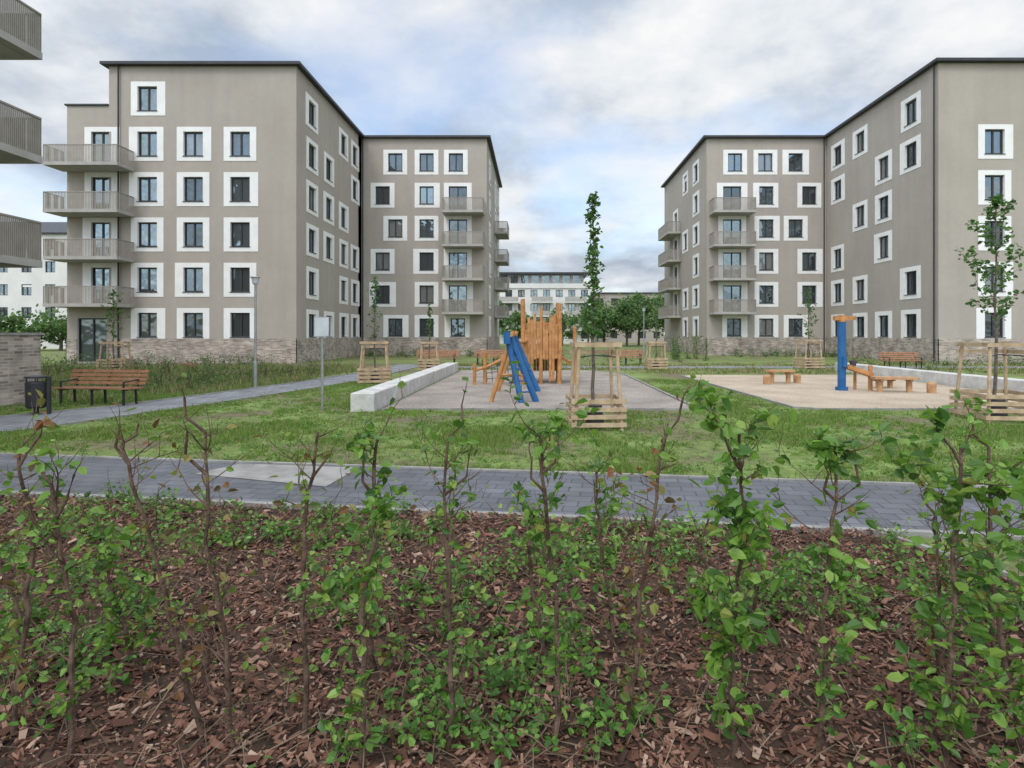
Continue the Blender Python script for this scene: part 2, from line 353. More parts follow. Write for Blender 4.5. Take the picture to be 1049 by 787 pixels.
def near_left():
    E=empty('apartment_building',(-20,10,0))
    wall=MB();win=MB();bal=MB();roof=MB()
    facade(wall,win,(-17.2,-6),(0,1),(1,0),20.4,H,[W_(c,r) for c in (3,8,13) for r in range(6)]+[D_(18.2,r) for r in range(0,6)])
    wall.box(-32,-17.22,14.0,14.4,0,H,0); wall.box(-32,-31.6,-6,14,0,H,0); wall.box(-32,-17.22,-6,-5.6,0,H,0)
    for r in range(0,5):
        z=ROWS[r]-1.42
        balcony(bal,-17.15,-13.8,12.9,16.35,z,('x0',),0.06,0.042)
    for z in (3.7,): bal.box(-16.9,-16.6,14.6,14.9,0,z,0)
    roof_block(roof,-32,-17.2,-6,14.4,H)
    wall.box(-22.0,-13.85,16.05,16.35,0,1.86,1); wall.box(-14.15,-13.85,9.0,16.048,0,1.86,1)
    wall.box(-22.0,-13.8,16.0,16.4,1.863,1.93,2); wall.box(-14.2,-13.8,9.0,15.998,1.863,1.93,2)
    wall.build('walls',WM+['kerb'],E); win.build('windows',NM,E); bal.build('balconies',['slab','rail'],E); roof.build('roof',['roof'],E)
    for ch in E.children: ch.location=(20,-10,0)
near_left()
M['bgwhite']=mat_noise('bg_white_render',(0.58,0.57,0.54),(0.66,0.65,0.62),0.5,0.9)
def bg_building(x0,x1,y,depth,h,nf,nw,name='background_apartment_building',mat='bgwhite',ww=1.3,top=False,rise=2.5):
    E=empty(name,((x0+x1)/2,y,0))
    wall=MB();win=MB();roof=MB()
    fh=h/nf; W=x1-x0; ops=[]
    for i in range(nw):
        for f in range(nf):
            c=(i+0.5)*W/nw; ops.append((c,f*fh+0.95,f*fh+2.35,ww,'win'))
    facade(wall,win,(x0,y),(1,0),(0,-1),W,h,ops,plinth=False,surround=False)
    facade(wall,win,(x1,y),(0,1),(1,0),depth,h,[(c,f*fh+0.95,f*fh+2.35,ww,'win') for f in range(nf) for c in np.arange(2,depth-1,3.5)],plinth=False,surround=False)
    wall.box(x0,x0+0.3,y+0.02,y+depth,0,h-0.01,0); wall.box(x0+0.3,x1-0.02,y+depth-0.3,y+depth,0,h-0.01,0)
    if top:
        # pale parapet, set-back glazed top storey and wide flat roof
        roof.box(x0-0.15,x1+0.15,y-0.2,y+depth+0.2,h,h+0.9,1)
        roof.box(x0+1.2,x1-1.2,y+2,y+depth-2,h+0.9,h+2.75,3)
        for i in range(8):
            u=x0+1.9+(x1-x0-5.2)*i/7; roof.box(u,u+1.4,y+1.95,y+2.0-0.004,h+0.95,h+2.6,2)
        roof.box(x0+0.4,x1-0.4,y+0.6,y+depth-0.6,h+2.75,h+3.15,0)
        for f in range(1,nf):
            for (ua,ub) in ((x0+1.2,x0+5.5),(x0+8.0,x0+12.0),(x1-5.0,x1-0.8)):
                roof.box(ua,ub,y-1.3,y-0.01,f*fh-0.18,f*fh,1)
                roof.box(ua,ub,y-1.3,y-1.24,f*fh+0.02,f*fh+0.95,3)
    else: roof_block(roof,x0,x1,y,y+depth,h,rise=rise)
    wall.build('walls',[mat,'brick'],E); win.build('windows',NM,E); roof.build('roof',['roof','bgwhite','glass','slab','frame'],E)
    for ch in E.children: ch.location=(-(x0+x1)/2,-y,0)
bg_building(-9,10.3,112,14,10.6,4,8,top=True)
bg_building(11.5,26,120,12,10.2,3,5,mat='plaster',rise=0.4)
bg_building(-84,-57,74,12,14.5,5,9)
bg_building(-140,-90,120,12,14.5,5,14)
bg_building(40,90,130,12,12,4,14)

# ---------------------------------------------------------------- ground layers
def sheet(name,poly,z,mat):
    mb=MB(); mb.add([(x,y,z) for x,y in poly],[tuple(range(len(poly)))],0); return mb.build(name,[mat])
g=MB(); S=900
g.add([(-S,-S,0),(S,-S,0),(S,S,0),(-S,S,0)],[(0,1,2,3)],0); g.build('ground',['grass'])
SL=0.14
def py_near(x): return 6.05-SL*x
def py_far(x): return 7.95-SL*x
sheet('paved_path',[(-16,py_near(-16)),(14,py_near(14)),(14,py_far(14)),(-16,py_far(-16))],0.012,'path')
kb=MB()
def kerb_line(mb,p0,p1,w=0.08,h=0.05):
    d=Vector((p1[0]-p0[0],p1[1]-p0[1],0)).length; n=max(1,int(d/1.0))
    for i in range(n):
        a=i/n; b=(i+1)/n-0.006/d*1.0
        q=lambda t:(p0[0]+(p1[0]-p0[0])*t,p0[1]+(p1[1]-p0[1])*t,h/2-0.01+0.0)
        mb.beam(q(a),q(b),w,h+0.02,0)
kerb_line(kb,(-16,py_near(-16)-0.05),(14,py_near(14)-0.05)); kerb_line(kb,(-16,py_far(-16)+0.05),(14,py_far(14)+0.05),0.06,0.03)
kb.build('path_kerb',['kerb'])
def onp(x,t): return (x,py_near(x)+t*1.9)
sheet('concrete_slab',[onp(-4.6,0.62),onp(-2.6,0.42),onp(-2.5,0.97),onp(-4.3,0.97)],0.018,'kerb')
lp_near=[(-16,8.8),(-12,10.3),(-10.1,11.3),(-9.0,15),(-7.9,19.5),(-7.1,23.75),(-6.6,36)]
lp_far=[(-8.4,36),(-8.6,28.5),(-9.2,23),(-10.1,19),(-11.0,15.2),(-12.2,13.2),(-14,12.1),(-16,11.6)]
sheet('garden_path',lp_near+lp_far,0.010,'path2')
k2=MB()
for L in (lp_near,lp_far):
    for a,b in zip(L[:-1],L[1:]): kerb_line(k2,a,b,0.07,0.04)
k2.build('garden_path_kerb',['kerb'])
sheet('cross_path',[(-6.4,32.0),(44,32.0),(44,34),(-6.4,34)],0.008,'path2')
sheet('play_gravel_area',[(-3.9,14.6),(4.0,14.6),(4.0,28),(2.5,30.5),(-3.9,30.5)],0.010,'gravel')
sheet('play_sand_area',[(6.6,14.9),(7.1,14.6),(14.9,14.6),(14.9,27),(7.0,26.8),(6.5,26.2)],0.010,'sand')
k3=MB()
for a,b in (((-3.9,14.57),(4.05,14.57)),((4.05,14.6),(4.05,28)),((6.55,14.9),(6.45,26.2)),((7.1,14.56),(14.9,14.56)),((6.55,14.9),(7.1,14.56))): kerb_line(k3,a,b,0.07,0.05)
k3.build('play_area_edging',['kerb'])
def cwall(name,x0,x1,y0,y1,h):
    mb=MB(); n=int((y1-y0)/2.5); 
    for i in range(n):
        a=y0+(y1-y0)*i/n; b=y0+(y1-y0)*(i+1)/n-0.012; e=0.02
        mb.box(x0,x1,a,b,0,h-e,0)
        mb.add([(x0,a,h-e),(x1,a,h-e),(x1,b,h-e),(x0,b,h-e),(x0+e,a+e,h),(x1-e,a+e,h),(x1-e,b-e,h),(x0+e,b-e,h)],[(4,5,6,7),(0,1,5,4),(1,2,6,5),(2,3,7,6),(3,0,4,7)],0)
    mb.build(name,['conc'])
cwall('concrete_seating_wall',-4.55,-3.98,14.3,29.5,0.45)
cwall('concrete_seating_wall',15.0,15.55,16.5,29.5,0.45)

# bark mulch bed
def bed_xmax(y): return 3.15+(5.6-y)*0.45
def in_bed(x,y): return y<py_near(x)-0.1 and x<bed_xmax(y) and x>-9 and y>0.9
mb=MB(); nx,ny=170,60
def bz(x,y): return 0.03+0.035*mnoise.noise((x*1.3,y*1.3,0))+0.02*mnoise.noise((x*5,y*5,3))
vs=[];fs=[]
for j in range(ny+1):
    for i in range(nx+1):
        t=j/ny; x=-9+(13.5)*i/nx
        y1=py_near(x)-0.1; y=0.8+(y1-0.8)*t
        xm=bed_xmax(y); x=min(x,xm)
        vs.append((x,y,max(0.006,bz(x,y)*(1 if t<0.98 else 0.2))))
for j in range(ny):
    for i in range(nx):
        a=j*(nx+1)+i
        if abs(vs[a][0]-vs[a+1][0])>1e-4: fs.append((a,a+1,a+nx+2,a+nx+1))
mb.add(vs,fs,0); mb.build('mulch_bed_soil',['soil'],smooth=True)
ke=MB(); kerb_line(ke,(bed_xmax(5.65)+.03,5.55),(bed_xmax(1.0)+.03,1.0),0.05,0.06); ke.build('bed_edging',['kerb'])
# chips
P=[]
while len(P)<60000:
    y=0.9+ (rng.random()**0.85)*6.4; x=(rng.random()*2-1)*(y*0.95+0.5)
    if in_bed(x,y): P.append((x,y))
P=np.array(P); n=len(P)
z=np.array([max(0.006,bz(x,y)) for x,y in P])+rng.random(n)*0.026
Ls=rng.lognormal(-3.65,0.6,n).clip(0.008,0.09); Ws=Ls*rng.uniform(0.2,0.6,n); Ts=rng.uniform(0.002,0.006,n)
yaw=rng.random(n)*6.283; pit=rng.normal(0,0.4,n); rol=rng.normal(0,0.4,n)
cx,sx=np.cos(yaw),np.sin(yaw)
a=np.stack([cx*np.cos(pit),sx*np.cos(pit),np.sin(pit)],1); b=np.stack([-sx,cx,np.sin(rol)],1); b/=np.linalg.norm(b,axis=1,keepdims=True); c=np.cross(a,b)
ctr=np.stack([P[:,0],P[:,1],z],1)
Vs=[]
for (i,j,k) in ((-1,-.6,-1),(1,-1,-1),(.8,1,-1),(-1,.8,-1),(-1,-.6,1),(1,-1,1),(.8,1,1),(-1,.8,1)):
    Vs.append(ctr+a*(i*Ls)[:,None]*0.5+b*(j*Ws)[:,None]*0.5+c*(k*Ts)[:,None]*0.5)
V=np.stack(Vs,1).reshape(-1,3)
base=(np.arange(n)*8)[:,None,None]; fq=np.array([(4,5,6,7),(0,1,5,4),(1,2,6,5),(2,3,7,6),(3,0,4,7)])[None]
Fq=(base+fq).reshape(-1,4)
mc=MB(); mc.v=list(map(tuple,V.tolist())); mc.f=list(map(tuple,Fq.tolist())); mc.m=[0]*len(mc.f); mc.build('bark_mulch',['chip'])

# grass blades
def in_poly_rect(x,y):
    if -4.6<x<4.1 and 14.25<y<30.6: return True
    if 6.4<x<15.6 and 14.5<y<27: return True
    return False
def left_edge_near(y): return np.interp(y,[p[1] for p in lp_near],[p[0] for p in lp_near])
lfr=sorted(lp_far,key=lambda p:p[1])
def left_edge_far(y): return np.interp(y,[p[1] for p in lfr],[p[0] for p in lfr])
def is_lawn(x,y):
    if in_poly_rect(x,y): return False
    if py_near(x)-0.1<y<py_far(x)+0.08: return False
    if y<=py_near(x)-0.1: return x>bed_xmax(y)+0.08
    if y>8.8:
        a=left_edge_far(y);b=left_edge_near(y)
        if y>11.6 and a<x<b: return False
        if y<=11.6 and x<b+0.0 and x<-10: return False
    return True
def blades(name,pts,h,wscale,mat,lean):
    P=np.array(pts); n=len(P)
    yaw=rng.random(n)*6.283; w=rng.uniform(0.003,0.007,n)*(1+P[:,1]/12)*wscale
    dx=np.cos(yaw)*w; dy=np.sin(yaw)*w; lx=rng.normal(0,lean,n); ly=rng.normal(0,lean,n); Z=np.zeros(n)
    V=np.stack([np.stack([P[:,0]-dx,P[:,1]-dy,Z],1),np.stack([P[:,0]+dx,P[:,1]+dy,Z],1),np.stack([P[:,0]+lx,P[:,1]+ly,h],1)],1).reshape(-1,3)
    F=np.arange(3*n).reshape(-1,3)
    mg=MB(); mg.v=list(map(tuple,V.tolist())); mg.f=list(map(tuple,F.tolist())); mg.m=[0]*n; mg.build(name,[mat])
pts=[];hs=[]
while len(pts)<180000:
    y=2.0+ (rng.random()**0.75)*22; x=-0.3+(rng.random()*2-1)*(y*0.95)
    if not is_lawn(x,y): continue
    d=mnoise.noise((x*0.5,y*0.5,5))+0.7*mnoise.noise((x*1.9,y*1.9,1))+0.7*mnoise.noise((x*6,y*6,2))
    if d<0.02+rng.normal()*0.2: continue
    pts.append((x,y)); hs.append(1+max(0,d)*2.2)
blades('grass',pts,rng.uniform(0.012,0.05,len(pts))*np.array(hs),1.0,'blade',0.025)
# longer meadow growth in the planting strips
pts=[];hh=[]
while len(pts)<50000:
    if rng.random()<0.65: y=rng.uniform(14.5,33); x=rng.uniform(-27,-9.0)
    else: y=rng.uniform(27.5,36.5); x=rng.uniform(-5,34)
    if y>11.6 and left_edge_far(y)-.1<x<left_edge_near(y)+.1: continue
    if 31.8<y<34.2 and x>-6.5: continue
    if -4.6<x<4.1 and y<30.7: continue
    if x<-13.6 and y<16.6: continue
    if y<16.3 and x<-10.2 and x>-13.6: continue
    d=mnoise.noise((x*0.5,y*0.5,8))+0.5*mnoise.noise((x*2,y*2,4))
    if d<rng.normal()*0.25-.05: continue
    pts.append((x,y)); hh.append(rng.uniform(.06,.34)*(0.7+0.6*max(0,d))*(1 if x<-8 else .6))
blades('meadow_grass',pts,np.array(hh),1.6,'meadow',0.06)
# broad-leaved weeds and tufts in the lawn
r3=random.Random(77); LP=[];LS=[]
k=0
while k<1500:
    y=r3.uniform(3,22); x=r3.uniform(-1,1)*y*.95
    if not is_lawn(x,y): continue
    k+=1; R=r3.uniform(.03,.13)
    for q in range(r3.randint(5,16)): LP.append((x+r3.gauss(0,R),y+r3.gauss(0,R),r3.uniform(.01,.07))); LS.append(r3.uniform(.025,.06))
mb=MB(); mb.leaves(LP,LS,0,up=1.5,wid=.25); mb.build('lawn_weeds',['cover'])

# ---------------------------------------------------------------- hedge
def hedge_shrub(x,y,h,lean,dens,russet,nfork=2,seed=0,big=1.0,tw=1.0):
    r=random.Random(seed); mb=MB(); n=16
    pts=[];rad=[]
    wx=wy=0
    for i in range(n+1):
        t=i/n; wx+=r.gauss(0,.009); wy+=r.gauss(0,.008)
        pts.append(Vector((x-lean*(1-t)+wx,y+wy+0.05*math.sin(t*3+seed),h*t-0.01)))
        rad.append((0.0135*(1-t)+0.006*t)*r.uniform(0.82,1.25))
    mb.tube(pts,rad,8,0)
    LP=[];LS=[]
    def twig(p,d,L,r0,depth,ld):
        q=[p];m=5
        for i in range(m):
            d=(d+Vector((r.uniform(-1,1),r.uniform(-1,1),r.uniform(-.4,.8)))*0.28).normalized(); q.append(q[-1]+d*L/m)
        mb.tube(q,[r0*(1-0.75*i/m) for i in range(m+1)],4,0,False)
        for i in range(1,m+1):
            if r.random()<ld:
                for k in range(r.choice([1,1,2,3]) if ld>0.45 else r.choice([1,1,2])):
                    LP.append(tuple(q[i]+Vector((r.gauss(0,.02),r.gauss(0,.02),r.gauss(0,.02))))); LS.append(r.uniform(0.024,0.066)*big)
            if depth<1 and r.random()<0.42: twig(q[i],(d+Vector((r.uniform(-1,1),r.uniform(-1,1),r.uniform(-.2,.6)))).normalized(),L*0.55,r0*0.6,depth+1,ld)
    nt=int((23+r.random()*12)*tw)
    ph=r.uniform(0,6)
    for k in range(nt):
        t=0.06+0.94*(k+r.random())/nt
        i=min(n-1,int(t*n)); p=pts[i].lerp(pts[i+1],t*n-i)
        an=r.uniform(0,6.283); d=Vector((math.cos(an),math.sin(an)*0.8,r.uniform(0.1,1.4))).normalized()
        L=r.uniform(0.08,0.31)
        twig(p,d,L,r.uniform(.0028,.0045),0,dens*(0.35+0.8*math.sin(t*9+ph)**2))
    for k in range(nfork):
        an=r.uniform(0,6.28); s=r.choice((-1,1)); p=pts[-1-r.randint(0,3)]; l=r.uniform(.07,.2)
        q=[p,p+Vector((s*l*r.uniform(.2,.6),math.sin(an)*.03,l*.45)),p+Vector((s*l*r.uniform(.3,.7),math.sin(an)*.04,l))]; mb.tube(q,[0.0075,0.0065,0.005],6,0)
        twig(q[-1],Vector((s*.3,0,1)).normalized(),r.uniform(.05,.14),.0035,0,dens)
    mb.leaves(LP,LS,1,up=1.0,wid=0.33)
    mb.build('hedge_shrub',['bark','leafy' if russet else 'leaf'])
row=[(-2.40,2.75,1.37,.04,.34,1,1,.9),(-2.10,2.55,1.26,-.05,.36,0,2,.95),(-1.80,2.68,1.42,-.24,.20,1,2,.9),(-1.45,2.58,1.48,-.1,.16,1,2,.9),(-1.02,2.72,1.45,.07,.22,1,1,.95),
     (-0.71,2.55,1.47,.05,.72,0,1,1),(-0.42,2.68,1.42,-.02,.40,0,2,1),(0.02,2.60,1.46,-.07,.46,0,2,1),(0.50,2.66,1.44,.09,.20,1,2,1),
     (0.87,2.55,1.50,.0,.90,0,1,1.25),(1.33,2.64,1.44,.07,.55,0,2,1.15),(1.84,2.55,1.42,.1,.78,0,1,1.25),(2.2,2.68,1.38,.02,.7,0,1,1.15),(2.6,2.7,1.4,0,.75,0,1,1.1),(-2.8,2.7,1.3,0,.45,0,1,1)]
for i,(x,y,h,l,d,ru,fk,bg_) in enumerate(row): hedge_shrub(x,y,h,l,d,ru,fk,seed=100+i,big=bg_)
r2=random.Random(5)
x=-4.0
i=0
while x<3.6:
    y=3.45+r2.uniform(-.38,.55); d=r2.choice([.12,.25,.4,.5]) if x<0 else r2.choice([.3,.45,.65])
    if x<bed_xmax(y)-.1: hedge_shrub(x,y,r2.uniform(0.65,1.22),r2.uniform(-.18,.18),d,r2.random()<(0.55 if x<-.8 else .2),r2.choice([0,1]),seed=300+i,tw=r2.uniform(.45,.85))
    x+=r2.uniform(.25,.75); i+=1

# ground cover plants + dry twigs
mb=MB(); r3=random.Random(11); LP=[];LS=[]
k=0
while k<560:
    y=r3.uniform(1.6,6.6); x=r3.uniform(-1,1)*(y*0.95+.4)
    if not in_bed(x,y): continue
    dn=mnoise.noise((x*0.8+3,y*0.8,9))
    if y>3.6: dn+=0.15
    if dn<0.05+r3.random()*0.35-0.12: continue
    k+=1
    R=r3.uniform(0.05,0.17); hh_=r3.uniform(0.05,0.26)
    z0=bz(x,y)
    for s in range(r3.randint(2,4)):
        ex=x+r3.gauss(0,R*.6); ey=y+r3.gauss(0,R*.6); ez=z0+hh_*r3.uniform(.6,1.1)
        mb.tube([(x,y,z0),((x+ex)/2,(y+ey)/2,z0+(ez-z0)*.65),(ex,ey,ez)],[.0025,.002,.0012],3,0,False)
        for q in range(r3.randint(5,10)):
            t=r3.uniform(.3,1.05); LP.append((x+(ex-x)*t+r3.gauss(0,.025),y+(ey-y)*t+r3.gauss(0,.025),z0+(ez-z0)*t+r3.gauss(0,.015))); LS.append(r3.uniform(.022,.055))
mb.leaves(LP,LS,1,up=1.6,wid=0.36)
mb.build('ground_cover_plants',['twig','cover'])
mb=MB()
for k in range(1700):
    y=r3.uniform(1.5,6.5); x=r3.uniform(-1,1)*(y*0.95+.4)
    if not in_bed(x,y): continue
    L=r3.uniform(.06,.3); an=r3.uniform(0,6.28); z0=bz(x,y)+.02; up=r3.choice([0,0,.14])
    mb.tube([(x,y,z0),(x+math.cos(an)*L*.5,y+math.sin(an)*L*.5,z0+r3.uniform(0,.03)+up*.6),(x+math.cos(an)*L,y+math.sin(an)*L,z0+r3.uniform(-.01,.05)+up)],[.003,.0025,.0015],3,0,False)
mb.build('fallen_twigs',['twig'])

# ---------------------------------------------------------------- trees
def young_tree(x,y,h,cz,cr,nb,nl,seed,ls=0.1,shape='col'):
    r=random.Random(seed); mb=MB(); n=12
    pts=[Vector((x+r.uniform(-1,1)*.02*(i>0),y+r.uniform(-1,1)*.02*(i>0),h*i/n)) for i in range(n+1)]
    mb.tube(pts,[.035*(1-i/n)+.008 for i in range(n+1)],7,0)
    LP=[];LS=[]
    for k in range(nb):
        t=(k+r.random())/nb; z=cz+(h-cz)*t*0.97
        prof=(math.sin(math.pi*min(1,(t*0.8+0.18)))**0.7) if shape=='round' else (1-t*0.7)*(0.6+0.4*min(1,t*6))
        L=cr*prof*r.uniform(.45,1.35); an=k*2.4+r.uniform(-.5,.5)
        d=Vector((math.cos(an),math.sin(an),r.uniform(.5,1.3) if shape=='col' else r.uniform(.25,.8))).normalized()
        i=min(n-1,int(z/h*n)); p=pts[i].lerp(pts[i+1],z/h*n-i); q=[p]
        for s in range(5):
            d=(d+Vector((r.uniform(-1,1),r.uniform(-1,1),r.uniform(-.5,.8)))*.2).normalized(); q.append(q[-1]+d*L/5)
        mb.tube(q,[.011*(1-s/6) for s in range(6)],4,0,False)
        m=max(1,int(nl/nb*r.uniform(.2,1.6)))
        for s in range(m):
            f=r.uniform(.15,1)*5; j=min(4,int(f)); c=q[j].lerp(q[j+1],f-j)
            LP.append(tuple(c+Vector((r.gauss(0,.035),r.gauss(0,.035),r.gauss(0,.035))))); LS.append(ls*r.uniform(.6,1.3))
    for s in range(int(nl*.04)): LP.append((x+r.gauss(0,.03),y+r.gauss(0,.03),h-r.uniform(-.03,.3))); LS.append(ls*.8)
    mb.leaves(LP,LS,1,up=.6,wid=.32)
    mb.build('young_tree',['bark2','tleaf'])
def tree_guard(x,y,w,h,rot,gm='guard'):
    mb=MB(); o=w*0.42
    for sx_ in (-1,1):
        for sy in (-1,1):
            mb.tube([(sx_*o*1.08,sy*o*1.08,-.05),(sx_*o*.86,sy*o*.86,h)],.036,8,0)
    for zz in (h-.06,h-.22):
        q=o*.9
        for s in (-1,1):
            if zz==h-.06 or s==1:
                mb.beam((-q-.08,s*(q+.045),zz),(q+.08,s*(q+.045),zz),.022,.085,0); mb.beam((s*(q+.045),-q-.02,zz),(s*(q+.045),q+.02,zz),.022,.085,0)
    for i in range(4):
        zz=.12+i*.15; q=o*1.06
        for s in (-1,1):
            mb.beam((-q-.09,s*(q+.05),zz),(q+.09,s*(q+.05),zz+.01*(i%2)),.022,.085,0); mb.beam((s*(q+.05),-q-.02,zz),(s*(q+.05),q+.02,zz),.022,.085,0)
    for a in ((o*.86,o*.86),(-o*.86,-o*.86),(o*.86,-o*.86)): mb.tube([(a[0],a[1],h-.3),(0,0,h-.28)],.012,5,1)
    mb.tube([(0,0,0),(0,0,.45)],[.2,.14],10,1)
    mb.build('tree_guard',[gm,'dark'],loc=(x,y,0),rotz=rot)
tree_guard(1.18,11.9,1.02,1.74,.06); young_tree(1.14,11.9,4.75,1.75,.36,46,820,21,.095)
tree_guard(10.15,12.9,1.25,1.72,-.08); young_tree(10.1,12.9,4.95,2.05,.95,30,820,22,.105,'round')
tree_guard(-6.2,22.4,1.15,1.62,.2); young_tree(-6.2,22.4,4.1,1.6,.45,24,300,23,.11)
tree_guard(-5.5,30,1.0,1.5,.1); young_tree(-5.5,30,3.4,1.6,.4,18,160,24,.12)
tree_guard(-21.6,30,1.2,1.5,.3); young_tree(-21.7,30,4.2,1.6,.7,22,380,25,.13,'round')
tree_guard(6.3,31,1.0,1.5,0); young_tree(6.3,31,3.2,1.6,.35,14,70,26,.12)
tree_guard(14.7,31.7,1.1,1.6,.15); young_tree(14.7,31.7,4.4,1.6,.6,22,300,27,.13,'round')

def mass(name,specs,mat,ls,seed):
    mb=MB(); r=random.Random(seed); LP=[];LS=[]
    for (x,y,h,R,nc,nl) in specs:
        mb.tube([(x,y,0),(x+.1,y,h*.35),(x,y+.1,h*.8)],[R*.07,R*.05,R*.015],6,0,False)
        for k in range(nc):
            u=Vector((r.gauss(0,1),r.gauss(0,1),r.gauss(0,1))).normalized()*(r.random()**.4)
            c=Vector((x+u.x*R,y+u.y*R,h*.58+u.z*h*.38)); cr=R*r.uniform(.22,.42)
            if k%3==0: mb.tube([(x,y,h*.35),tuple(c)],[R*.03,R*.01],4,0,False)
            for s in range(nl):
                w=Vector((r.gauss(0,.6),r.gauss(0,.6),r.gauss(0,.5))); q=c+w*cr
                if q.z>0.05: LP.append(tuple(q)); LS.append(ls*r.uniform(.6,1.3))
    mb.leaves(LP,LS,1,up=.8,wid=.35); mb.build(name,['bark2',mat])
sp=[]
r=random.Random(3)
for (x,y,h,R,nc,nl) in ((4.0,92,6.2,2.2,16,60),(7.5,86,6.8,2.4,16,60),(10.5,92,8.6,3.2,24,90),(13.5,88,8.2,2.8,24,90),(16.5,95,8.6,3,24,90),(-3,90,5.4,2.3,18,70),(-7,85,7,2.3,22,80),(0.5,98,4.6,2.2,16,60),(19,84,7,3,24,90),(22,92,9,3.5,26,95)):
    sp.append((x,y,h,R,nc,nl))
for x in (-66,-58,-52,-72,-46,-90,-80): sp.append((x+r.uniform(-2,2),62+r.uniform(-4,6),r.uniform(4,6.5),2.6,20,80))
for i in range(22): sp.append((-120+i*12+r.uniform(-4,4),150+r.uniform(-10,10),r.uniform(8,11),6,16,60))
mass('background_trees',sp,'bgleaf',.42,4)
def shrubs(name,areas,seed,ls=.09):
    mb=MB(); r=random.Random(seed); LP=[];LS=[]
    for (x0,x1,y0,y1,cnt,h,nl) in areas:
        for k in range(cnt):
            x=r.uniform(x0,x1);y=r.uniform(y0,y1);hh_=h*r.uniform(.4,1.2)
            for s in range(r.randint(2,5)):
                ex,ey=x+r.gauss(0,.18),y+r.gauss(0,.18)
                mb.tube([(x,y,0),(ex,ey,hh_*r.uniform(.7,1))],[.009,.005],3,0,False)
            for s in range(int(nl*r.uniform(.3,1.3))):
                t=r.random(); LP.append((x+r.gauss(0,.17)*(.5+t),y+r.gauss(0,.17)*(.5+t),hh_*t)); LS.append(ls*r.uniform(.6,1.3))
    mb.leaves(LP,LS,1,up=.8,wid=.34); mb.build(name,['bark','tleaf'])
shrubs('facade_shrubs',[(-29,-16,35.2,37.0,32,.7,45),(-22,-9.5,24.5,31,110,.75,18),(-14.8,-5,46,51,55,.7,45),(-16,-10.8,18.5,24,60,.55,20),(-30,-22,24,34,60,.7,30),
  (15.5,25,47,50.8,50,.7,45),(19,44,34.8,36.7,60,.6,45),(24.5,25.2,37,50,16,.6,40),(17,34,26,31,60,.5,20),(-4,12,36,50,40,.6,40),(10,13,42,46,9,1.6,260)],8)
sheet('shrub_bed',[(-34,24),(-9.6,24.2),(-9.2,31.5),(-34,34)],0.006,'bed')
sheet('shrub_bed',[(-34,34.4),(-8.8,34.4),(-8.8,37.4),(-15.3,37.45),(-34,37.3)],0.0065,'bed')

# ---------------------------------------------------------------- play equipment
def play_tower():
    E=empty('wooden_play_tower',(0,22.8,0))
    def fin(mb,name,mats): 
        o=mb.build(name,mats,E); o.location=(0,-22.8,0)
    p=MB(); x0,x1,y0,y1=-.55,.85,22.2,23.6
    tops={(x0,y0):3.2,(x1,y0):3.05,(x0,y1):3.3,(x1,y1):3.15}
    for (x,y),h in tops.items(): p.tube([(x,y,-.05),(x+.03,y,h*.6),(x,y,h)],[.09,.085,.07],9,0)
    p.tube([(.15,y0-.02,0),(.17,y0-.02,2.9)],[.07,.055],8,0)
    for (x,h) in ((1.45,1.9),(1.5,2.2)): p.tube([(x,y0+.2+(h-1.9)*3,0),(x,y0+.2+(h-1.9)*3,h)],[.08,.07],8,0)
    fin(p,'posts',['orange'])
    w=MB(); rr=random.Random(2)
    for i in range(11):
        x=x0+.12+i*(x1-x0-.24)/10; lo=.05 if i in(0,1,2,8,9) else .9
        w.beam((x,y0-.06,lo+rr.uniform(0,.08)),(x+rr.uniform(-.02,.02),y0-.06,2.0+rr.uniform(0,.75)),.095,.03,0,up=(0,1,0))
        w.beam((x,y1+.05,.4),(x,y1+.05,2.3+rr.uniform(0,.4)),.10,.03,0,up=(0,1,0))
    for i in range(10):
        y=y0+.12+i*(y1-y0-.24)/9; w.beam((x1+.05,y,.3),(x1+.05,y,2.1+rr.uniform(0,.3)),.03,.1,0,up=(0,1,0))
        if i>6: w.beam((x0-.05,y,1.0),(x0-.05,y,2.1+rr.uniform(0,.3)),.03,.1,0,up=(0,1,0))
    for z in (1.05,1.95): w.beam((x0,y0-.02,z),(x1,y0-.02,z),.05,.08,0); w.beam((x1,y0,z),(x1,y1,z),.05,.08,0); w.beam((x0,y1,z),(x1,y1,z),.05,.08,0)
    fin(w,'plank_walls',['orange'])
    d=MB()
    for i in range(9): y=y0+.08+i*(y1-y0-.16)/8; d.box(x0,x1,y-.07,y+.07,.94,.99,0)
    for s in (0,.5): d.beam((x1+.1,y0+.3+s,.95),(1.6,y0+.3+s,.6),.09,.09,0)
    for i in range(5): t=i/4; d.beam((x1+.15+t*.5,y0+.2,1.0-t*.3),(x1+.15+t*.5,y0+.95,1.0-t*.3),.09,.03,0)
    for (a,b) in (((-.55,22.3,1.3),(-1.9,22.0,.65)),((-1.9,22.0,.65),(-2.3,21.6,.55))): d.tube([a,b],.06,8,0)
    for (x,y,h) in ((-1.3,22.1,1.1),(-1.95,22.0,1.2),(-2.3,21.6,.8)): d.tube([(x,y,0),(x,y,h)],.065,8,0)
    fin(d,'deck_and_beams',['orange'])
    n=MB()
    for i in range(8): t=i/7; n.tube([(-.5-1.4*t,22.25-.25*t,1.3-.65*t),(-.5-1.4*t*.98,22.25-.25*t,.1)],.012,4,0)
    for z in (.3,.6,.85): n.tube([(-.5,22.25,z),(-1.9,22.0,z*.7)],.012,4,0)
    fin(n,'climbing_net',['rope'])
play_tower()
